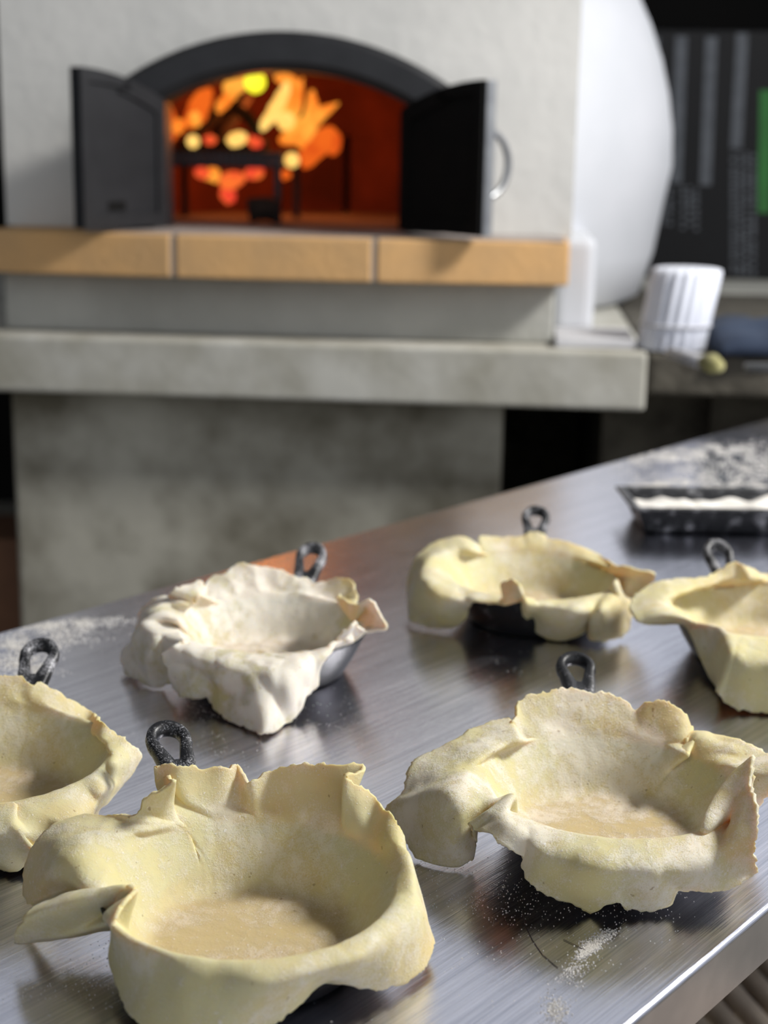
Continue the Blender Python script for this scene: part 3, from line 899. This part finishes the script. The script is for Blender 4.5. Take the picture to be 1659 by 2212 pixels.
# chamber
bm = bmesh.new()
cw, ch, cl = .44, .44, .95
secs = []
for y, s in ((.16, 1), (.5, 1), (.75, .93), (.92, .72), (1.02, .35), (1.04, .02)):
    row = [(xm - cw * s, y, Z(zh))] + [(xm + cw * s * math.cos(R(180 - 180 * k / 24)), y, Z(zh) + .06 + (ch - .06) * (.5 + .5 * s) * math.sin(R(180 * k / 24)) ** .9 if s > .1 else Z(zh) + .2) for k in range(25)] + [(xm + cw * s, y, Z(zh))]
    secs.append([bm.verts.new(p) for p in row])
for a, b in zip(secs, secs[1:]):
    for k in range(len(a) - 1): bm.faces.new((a[k], a[k + 1], b[k + 1], b[k]))
# inner throat from the arch to the chamber
th0 = [bm.verts.new(p) for p in [(xm - hwid, .051, Z(zh))] + [(xm - hwid + 2 * hwid * k / 24, .051, Z(arc(xm - hwid + 2 * hwid * k / 24))) for k in range(25)] + [(xm + hwid, .051, Z(zh))]]
th1 = [bm.verts.new((xm + (v.co.x - xm) * 1.22, .12, v.co.z + (.02 if v.co.z > Z(zh) + .02 else 0))) for v in th0]
for a, b in ((th0, th1), (th1, secs[0])):
    for k in range(len(a) - 1): bm.faces.new((a[k], a[k + 1], b[k + 1], b[k]))
part('firing_chamber', bm, MT['chamber'], smooth=True)
bm = bmesh.new(); box(bm, xm - .46, xm + .46, .0, 1.06, Z(zh) - .05, Z(zh)); part('hearth_floor', bm, MT['ash'])
# hearth shelf bricks
jx = [ov(-60, 520, -.22)[0], ov(372, 520, -.22)[0], ov(808, 520, -.22)[0], ov(1232, 540, -.22)[0]]
xl0 = jx[1] - (jx[2] - jx[1])
edges = [xl0, jx[1], jx[2], jx[3]]
YB = R(5)
def bend(x, y):                 # the outer bricks turn back from the middle one
    if x < edges[1]: p, a = edges[1], YB
    elif x > edges[2]: p, a = edges[2], -YB
    else: return x, y
    dx = x - p; return p + dx * math.cos(a) - (y + .18) * math.sin(a) * .0, y - dx * math.sin(a) if x < p else y - dx * math.sin(a)
for a, b in zip(edges, edges[1:]):
    bm = bmesh.new(); vs_ = box(bm, a + .005, b - .005 if b != edges[-1] else b, -.22, -.001, Z(zb), Z(zh))
    for v_ in vs_:
        if v_.co.y < -.1: v_.co.y = bend(v_.co.x, v_.co.y)[1]
    part('hearth_brick', bm, MT['firebrick'], bevel=.005)
bm = bmesh.new(); box(bm, edges[0] + .2, edges[3] - .01, -.19, -.002, Z(zh) + .0002, Z(zh) + .003); part('ash_film', bm, MT['ashtop'])
for x in edges[1:3]:
    bm = bmesh.new(); box(bm, x - .005, x + .005, -.216, -.002, Z(zb) + .002, Z(zh) - .002); part('mortar_joint', bm, MT['mortar'])
# plinth below the bricks
pxl = ov(10, 660, -.13)[0]; pxr = ov(1196, 690, -.13)[0]
bm = bmesh.new(); box(bm, pxl, pxr, -.13, .18, 0, Z(zb) - .0005); part('plinth', bm, MT['plinth'], bevel=.006)
wx = ov(1250, 690, -.0)[0]
bm = bmesh.new(); box(bm, pxr + .0005, wx + .03, .02, .5, 0, Z(zh)); part('side_plinth', bm, MT['white_gloss'], bevel=.02)
tag(oven, 'white domed wood-fired oven with open black arched doors and a burning fire', 'oven')

# stand
stand = empty('concrete_stand', (OV.x, OV.y, 0), -PSI)
sxr = ov(1396, 830, -.22)[0]; sxl = ov(24, 900, -.12)[0]
bm = bmesh.new(); box(bm, -1.25, sxr, -.22, 1.9, zs_bot, zs_top - .0005); o = finish('slab', bm, MT['slab'], stand, bevel=.008)
bxr = ov(1085, 950, -.12)[0]  # wall ends early: open recess added to make the shadow under the slab
bm = bmesh.new(); box(bm, sxl, bxr, -.12, .0, 0, zs_bot - .0005); finish('base_wall', bm, MT['basewall'], stand, bevel=.01)
bm = bmesh.new(); box(bm, sxl, sxl + .12, .001, 1.7, 0, zs_bot - .0005); finish('side_wall', bm, MT['basewall'], stand)
bm = bmesh.new(); box(bm, sxl + .121, sxr + .4, 1.2, 1.32, 0, zs_bot - .0005); finish('back_wall', bm, MT['shadestone'], stand)
bm = bmesh.new(); box(bm, sxr - .06, sxr + .15, .05, 1.19, 0, zs_bot - .0005); finish('side_wall', bm, MT['shadestone'], stand)
tag(stand, 'grey concrete stand with thick slab carrying the oven', 'stand')
# neighbouring counter, its shadow put into a darker stone colour
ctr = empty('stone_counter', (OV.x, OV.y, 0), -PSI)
bm = bmesh.new(); box(bm, sxr + .002, 2.6, -.215, 2.0, zs_bot + .03, zs_top - .002); finish('counter_slab', bm, MT['shadestone'], ctr, bevel=.01)
bm = bmesh.new(); box(bm, sxr + .151, 2.5, 0.0, 1.9, 0, zs_bot + .0295); finish('counter_base', bm, MT['shadestone'], ctr)
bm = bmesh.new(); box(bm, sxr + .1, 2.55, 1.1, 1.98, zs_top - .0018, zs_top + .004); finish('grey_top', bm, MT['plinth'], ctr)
tag(ctr, 'rough stone counter, shade painted into its colour, to the right of the oven stand', 'counter')

def opos(u, v, z):             # point on a horizontal plane, in the oven's local frame
    d = ray(u, v); t = (z - CAM.z) / d.z; p = CAM + d * t
    return p
# white ribbed container
p = opos(1448, 752, zs_top + .001)
ct = empty('ribbed_container', (p.x, p.y, zs_top + .0005), R(10))
bm = bmesh.new(); n = 120
def ribr(k, r): return r * (1 + .035 * math.cos(k * 2 * math.pi * 20 / n))
rings = []
hC = .150
for z, r in ((0, .058), (.003, .061), (.04, .061), (.043, .062), (hC - .01, .0635), (hC - .002, .061), (hC, .054)):
    rings.append([bm.verts.new((ribr(k, r) * math.cos(2 * math.pi * k / n) + .16 * z, ribr(k, r) * math.sin(2 * math.pi * k / n), z)) for k in range(n)])
for a, b in zip(rings, rings[1:]):
    for k in range(n): bm.faces.new((a[k], a[(k + 1) % n], b[(k + 1) % n], b[k]))
bm.faces.new(rings[0][::-1]); bm.faces.new(rings[-1])
o = finish('container_body', bm, MT['paper'], ct, smooth=True)
bm = bmesh.new(); tube(bm, [(.0645 * math.cos(2 * math.pi * k / 40) + .007, .0645 * math.sin(2 * math.pi * k / 40), .046) for k in range(41)], .0025, 8, cap=False)
o = finish('band', bm, MT['sheet'], ct, smooth=True)
tag(ct, 'white ribbed upright container leaning slightly, standing right of the oven dome', 'container')
# pale sheet under it
q0 = opos(1188, 768, zs_top); q1 = opos(1400, 775, zs_top)
sh = empty('pale_sheet', (OV.x, OV.y, zs_top + .0002), -PSI)
bm = bmesh.new()
box(bm, pxr + .004, ov(1372, 770, -.2)[0], -.185, .015, 0, .018); finish('sheet_body', bm, MT['sheet'], sh, bevel=.003)
tag(sh, 'pale flat board lying on the slab at the foot of the dome', 'board')
# navy bundle
p = opos(1620, 770, zs_top)
nb = bmesh.new()
NX, NY = 60, 40
g = [[None] * (NY + 1) for _ in range(NX + 1)]
for i in range(NX + 1):
    for j in range(NY + 1):
        x, y = i / NX, j / NY
        e = (4 * x * (1 - x)) ** .35 * (4 * y * (1 - y)) ** .35
        z = .072 * e * (.8 + .4 * noise.noise(Vector((x * 4, y * 3, 5)))) + .002
        g[i][j] = nb.verts.new((-.055 + .34 * x, .28 * y, z))
for i in range(NX):
    for j in range(NY): nb.faces.new((g[i][j], g[i + 1][j], g[i + 1][j + 1], g[i][j + 1]))
bot = nb.faces.new([g[i][0] for i in range(NX + 1)] + [g[NX][j] for j in range(1, NY + 1)] + [g[i][NY] for i in range(NX - 1, -1, -1)] + [g[0][j] for j in range(NY - 1, 0, -1)])
o = finish('folded_cloth', nb, MT['navy'], smooth=True, loc=(p.x, p.y, zs_top))
tag(o, 'crumpled navy cloth lying on the counter right of the ribbed container', 'cloth')
# brush with yellow tip
p = opos(1445, 764, zs_top + .012); q = opos(1555, 792, zs_top + .012)
root = empty('brush', (p.x, p.y, zs_top + .0)); dd = (q - p); dd.z = 0
bm = bmesh.new(); tube(bm, [(0, 0, .014), tuple(dd * .35 + Vector((0, 0, .013))), tuple(dd * .7 + Vector((0, 0, .013)))], [.009, .012, .012], 14); finish('brush_handle', bm, MT['sheet'], root, smooth=True)
bm = bmesh.new(); tube(bm, [tuple(dd * .7 + Vector((0, 0, .013))), tuple(dd * .85 + Vector((0, 0, .014))), tuple(dd * 1.0 + Vector((0, 0, .012)))], [.012, .017, .010], 14); o = finish('bristles', bm, MT['yellow'], root, smooth=True); o['label'] = 'yellow bristles'
tag(root, 'pale handled tool with a yellow tip at the counter edge below the container', 'brush')
# pale rod
p = opos(1610, 792, zs_top + .01)
bm = bmesh.new(); tube(bm, [(0, 0, .008), (.3, .01, .008)], .008, 12)
tag(finish('metal_rod', bm, MT['silver'], loc=(p.x, p.y, zs_top), smooth=True), 'silver rod on the counter in front of the navy cloth', 'rod')

# black carton behind
kk = 1.55
cA = ov(1300, 610, kk)[0]; zt = ov(1500, 66, kk)[1]; zbt = zs_top + .0045
ca = empty('printed_carton', (OV.x, OV.y, 0), -PSI)
bm = bmesh.new(); box(bm, cA, cA + 1.1, kk, kk + .35, zbt, zt); finish('carton_body', bm, MT['cartonblk'], ca, bevel=.006)
def bar(u0, v0, u1, v1, wpx, name='printed_line', mat=MT['print'], y=kk):
    x0, z0 = ov(u0, v0, y); x1, z1 = ov(u1, v1, y); w_ = wpx * 4.5 / FPX / 2
    bm = bmesh.new()
    vs = [bm.verts.new(c) for c in ((x0 - w_, y - .0012, z0), (x0 + w_, y - .0012, z0), (x1 + w_, y - .0012, z1), (x1 - w_, y - .0012, z1))]
    f = bm.faces.new(vs); r_ = bmesh.ops.extrude_face_region(bm, geom=[f])
    bmesh.ops.translate(bm, verts=[v for v in r_['geom'] if isinstance(v, bmesh.types.BMVert)], vec=(0, .001, 0))
    return finish(name, bm, mat, ca)
bar(1413, 80, 1406, 270, 22); bar(1472, 78, 1460, 395, 24); bar(1537, 80, 1524, 400, 24); bar(1604, 72, 1590, 320, 24)
# columns of small rotated lettering, too blurred to read: rows of short dashes
def lettering(u0, u1, v0, v1, rows_, seed, name='printed_text'):
    rnd = random.Random(seed); bm = bmesh.new()
    for c_ in range(rows_):
        u = u0 + (u1 - u0) * (c_ + .5) / rows_; v = v0 + rnd.uniform(0, 10)
        while v < v1 - 6:
            h_ = rnd.uniform(4, 9); x0, z0 = ov(u, v, kk); wd = (u1 - u0) / rows_ * .30 * 4.5 / FPX
            x1, z1 = ov(u, v + h_, kk)
            box(bm, x0 - wd, x0 + wd, kk - .0012, kk - .0002, z1, z0); v += h_ + rnd.choice((2, 3, 3, 8))
    return finish(name, bm, MT['print'], ca)
lettering(1398, 1462, 275, 380, 4, 1); lettering(1412, 1455, 400, 490, 3, 2); lettering(1468, 1512, 400, 500, 3, 3)
lettering(1576, 1636, 325, 598, 4, 4)
bar(1655, 195, 1650, 460, 26, 'green_panel', MT['green'])
tag(ca, 'large black carton with grey printed lines standing behind the oven', 'carton')

# ------------------------------------------------------------------ fire
ky = .42
def fp(zx, zy, k=ky):
    x, z = ov(340 + zx / 2.9625, 140 + zy / 2.9625, k); return Vector((x, k, Z(z)))
pxm = (3.42 / FPX) / 2.9625
def flames(name, mat, lst, label, wob=.010, parent=None, cat='fire'):
    bm = bmesh.new()
    for i, (pts, rr_) in enumerate(lst):
        P = []
        for j, q in enumerate(pts):
            p = fp(q[0], q[1], ky + (q[2] if len(q) > 2 else .05 * math.sin(i * 2.3))); P.append(p)
        P = smoothpath(P, 14) if len(P) > 1 else P
        if len(P) == 1: P = [P[0] + Vector((0, 0, -rr_[0] * pxm * math.cos(t))) for t in [math.pi * k / 8 for k in range(9)]]; rad_ = [max(.05, math.sin(math.pi * k / 8)) * rr_[0] * pxm for k in range(9)]
        else:
            rad_ = []
            for k in range(14):
                t = k / 13; s = t * (len(rr_) - 1); a = int(min(s, len(rr_) - 2)); rbase = rr_[a] + (rr_[a + 1] - rr_[a]) * (s - a)
                rad_.append(rbase * pxm * min(1, (4 * t * (1 - t) + .12) ** .5))
            for k, p in enumerate(P): p.x += .006 * noise.noise(Vector((i, k * .35, 0)))
        P = [Vector(p) + Vector((OV.x, OV.y, 0)) * 0 for p in P]
        tube(bm, P, rad_, 12, flat=.6)
    o = finish(name, bm, mat, smooth=True); o.location = (OV.x, OV.y, zs_top); o.rotation_euler.z = -PSI
    tag(o, label, cat, kind='stuff'); return o
flames('flames', MT['flame'], [
  ([(800,420),(860,230),(850,120),(760,75)], [50,65,60,40]), ([(830,400),(870,300),(900,180),(930,80)], [50,45,30,14]),
  ([(470,230),(480,150),(530,110),(620,100)], [40,60,55,40]),
  ([(780,490),(880,450),(960,380),(1060,300),(1170,245)], [45,70,55,38,16]),
  ([(930,430),(990,280),(985,160)], [45,40,28]), ([(900,520),(960,430),(900,380)], [60,60,50]),
  ([(380,300),(430,240),(480,180)], [30,36,30]), ([(120,430),(140,385),(160,350)], [36,42,20]),
  ([(225,400),(240,340),(250,300)],[40,42,25]),
  ([(330,740),(360,700),(400,690)], [48,50,30])], 'orange flames curling up to the right inside the oven mouth')
flames('flames', MT['flame_hot'], [
  ([(665,420,-.05),(720,330,-.05),(790,220,-.05),(840,110,-.05)], [38,40,40,40]), ([(450,500,-.05),(510,475,-.05),(570,455,-.05)], [42,44,40]),
  ([(860,610,-.08)], [46]), ([(228,490,-.08)], [40]), ([(820,360,-.06)], [56])],
  'pale yellow hottest flames in the middle of the oven fire')
flames('flames', MT['flame_core'], [([(625,110,-.09)], [66])], 'bright yellow flame tip under the arch')
flames('flames', MT['flame_low'], [
  ([(200,400),(250,300),(300,210),(350,150)], [60,70,62,36]), ([(70,500),(90,420),(70,330),(80,260)], [50,40,50,30]),
  ([(950,650),(990,570),(1060,480),(1110,400)], [50,60,70,50]), ([(1130,580),(1120,480),(1090,400)], [45,55,40]),
  ([(960,660),(950,590),(960,540)], [40,50,40]), ([(800,730),(820,700),(850,720)],[25,30,20])],
  'dim red-orange flames at the outer sides of the oven fire')
flames('embers', MT['ember'], [
  ([(240,700),(280,690),(330,720)], [32,38,36]), ([(430,790),(450,830),(460,890)], [50,48,40]), ([(400,770),(470,740),(560,720)], [50,56,44]), ([(560,710),(620,690),(690,700)], [36,44,34]),
  ([(580,470),(620,490),(665,510)], [30,40,34]), ([(300,470),(340,480),(380,480)], [26,32,20])], 'glowing red embers under the iron fire basket', cat='embers')
# fire basket
def world_of(p): return Vector((OV.x, OV.y, zs_top)) + ex * p.x + ey * p.y + Vector((0, 0, p.z))
bk = empty('fire_basket', (OV.x, OV.y, zs_top), -PSI)
g0 = fp(20, 560, .32); g1 = fp(800, 645, .32)
z0, z1 = g1.z, g0.z; gx0, gx1 = g0.x - .03, g1.x
for y in (.32, .60):
    for z in (z0, z1):
        bm = bmesh.new(); tube(bm, [(gx0, y, z), (gx1, y, z)], .006, 10); finish('rail', bm, MT['black'], bk)
for k in range(22):
    x = gx0 + (gx1 - gx0) * (k + .5) / 22
    bm = bmesh.new(); box(bm, x - .0052, x + .0052, .314, .326, z0 - .002, z1 + .002); finish('bar', bm, MT['print'], bk)
for x in (gx0 + .02, gx1 - .01):
    for y in (.32, .60):
        bm = bmesh.new(); box(bm, x - .007, x + .007, y - .007, y + .007, Z(zh) + .0005, z0); finish('leg', bm, MT['black'], bk)
bm = bmesh.new()
for k in range(9):
    y = .335 + .25 * k / 8; box(bm, gx0, gx1, y - .004, y + .004, z0 - .004, z0 + .004)
finish('grate', bm, MT['black'], bk)
tag(bk, 'black iron fire basket with ribbed front inside the oven', 'fire basket')
# logs
def log(p0, p1, r, label):
    bm = bmesh.new(); P = smoothpath([Vector(p0), (Vector(p0) + Vector(p1)) / 2 + Vector((.004, 0, .005)), Vector(p1)], 10)
    tube(bm, P, [r * (1 + .12 * noise.noise(Vector((k * .8, r * 90, 0)))) for k in range(10)], 14)
    o = finish('firewood_log', bm, MT['bark'], smooth=True); o.location = (OV.x, OV.y, zs_top); o.rotation_euler.z = -PSI
    tag(o, label, 'log', 'logs in the oven fire'); return o
a = fp(120, 520, .48); b = fp(700, 540, .48); log((a.x, .48, z0 + .03), (b.x, .50, z0 + .03), .024, 'charred log lying flat along the basket, lowest of the fire')
a = fp(500, 280, .46); b = fp(640, 430, .40); log(a, b, .014, 'thin charred stick slanting down to the right in the flames')
a = fp(380, 470, .60); b = fp(560, 180, .64); log(a, b, .022, 'dark log leaning upright in the middle of the flames')
a = fp(230, 440, .55); b = fp(370, 300, .57); log(a, b, .020, 'charred log leaning right at the left of the fire')
a = fp(600, 830, .30); b = fp(800, 780, .36); log((a.x, .26, Z(zh) + .029), (b.x, .275, Z(zh) + .029), .025, 'grey ashy log lying on the hearth below the basket')

# ------------------------------------------------------------------ setting
bm = bmesh.new(); box(bm, -6, 8, -3, 7.0, -.05, 0); tag(finish('floor', bm, MT['floor']), kind='structure')
bm = bmesh.new(); box(bm, -6, 8, 5.6, 5.75, 0, 2.15); tag(finish('wall_back', bm, MT['dark']), kind='structure')
# brown post at the left below the oven
p = CAM + ray(-5, 1290) * 3.6
bm = bmesh.new(); box(bm, -.16, .10, -.12, .12, 0, .48)
wc = finish('wooden_crate', bm, MT['clay'], loc=(p.x, p.y, 0), bevel=.006); tag(wc, 'brown wooden box standing on the floor left of the concrete stand', 'box')
# slatted bench below the near table corner
p = CAM + ray(1640, 2180) * 1.5
sb = empty('slatted_bench', (p.x + .12, p.y, 0), R(15))
for k in range(20):
    bm = bmesh.new(); box(bm, -.34 + .034 * k, -.34 + .034 * k + .019, -.35, .30, .43, .452); finish('slat', bm, MT['slat'], sb, bevel=.006)
bm = bmesh.new(); box(bm, -.36, .34, -.30, -.26, .385, .4295); finish('cross_rail', bm, MT['slat'], sb)
bm = bmesh.new(); box(bm, -.36, .34, .22, .26, .385, .4295); finish('cross_rail', bm, MT['slat'], sb)
for x in (-.33, .29):
    for y in (-.30, .22):
        bm = bmesh.new(); box(bm, x, x + .04, y, y + .04, 0, .3845); finish('leg', bm, MT['slat'], sb)
tag(sb, 'pale weathered slatted bench seen past the near table edge', 'bench')

# ------------------------------------------------------------------ light
w_ = bpy.data.worlds.new('world'); S.world = w_; w_.use_nodes = True; nt = w_.node_tree
bg = nt.nodes['Background']; tc = nt.nodes.new('ShaderNodeTexCoord'); sp = nt.nodes.new('ShaderNodeSeparateXYZ')
L(nt, tc.outputs['Generated'], sp.inputs[0])
X_, Y_, Z_ = sp.outputs
band = ramp(nt, Z_, [(0, W(.55)), (.03, W(1)), (.50, W(1)), (.80, W(.16))]).outputs[0]
az = math_(nt, 'ADD', math_(nt, 'ADD', math_(nt, 'MULTIPLY', X_, .35), math_(nt, 'MULTIPLY', math_(nt, 'ABSOLUTE', Y_), .42)), .16)
az = math_(nt, 'MAXIMUM', az, .10)
val = math_(nt, 'MULTIPLY', az, band)
tint = nt.nodes.new('ShaderNodeCombineColor')
for k_, q_ in enumerate((.96, 1.0, 1.08)): L(nt, math_(nt, 'MULTIPLY', val, q_), tint.inputs[k_])
L(nt, tint.outputs[0], bg.inputs[0]); bg.inputs[1].default_value = 1.3
def area(name, loc, aim, sx, sy, pw, col):
    l = bpy.data.lights.new(name, 'AREA'); l.shape = 'RECTANGLE'; l.size = sx; l.size_y = sy; l.energy = pw; l.color = col
    o = bpy.data.objects.new(name, l); COL.objects.link(o); o.location = loc
    o.rotation_euler = (Vector(aim) - Vector(loc)).to_track_quat('-Z', 'Y').to_euler(); return o
area('window_light', (2.2, 1.65, 3.0), (0.1, 1.0, .9), .55, .55, 140, (1, .97, .93))
def pt(name, p, e, col, r):
    l = bpy.data.lights.new(name, 'POINT'); l.energy = e; l.color = col; l.shadow_soft_size = r
    o = bpy.data.objects.new(name, l); COL.objects.link(o); o.location = p
pt('fire_glow', world_of(fp(700, 300, .62)), 3.0, (1, .25, .05), .08)

vs = S.view_settings; vs.view_transform = 'Standard'; vs.look = 'None'; vs.gamma = 1; vs.use_curve_mapping = False; vs.exposure = 0
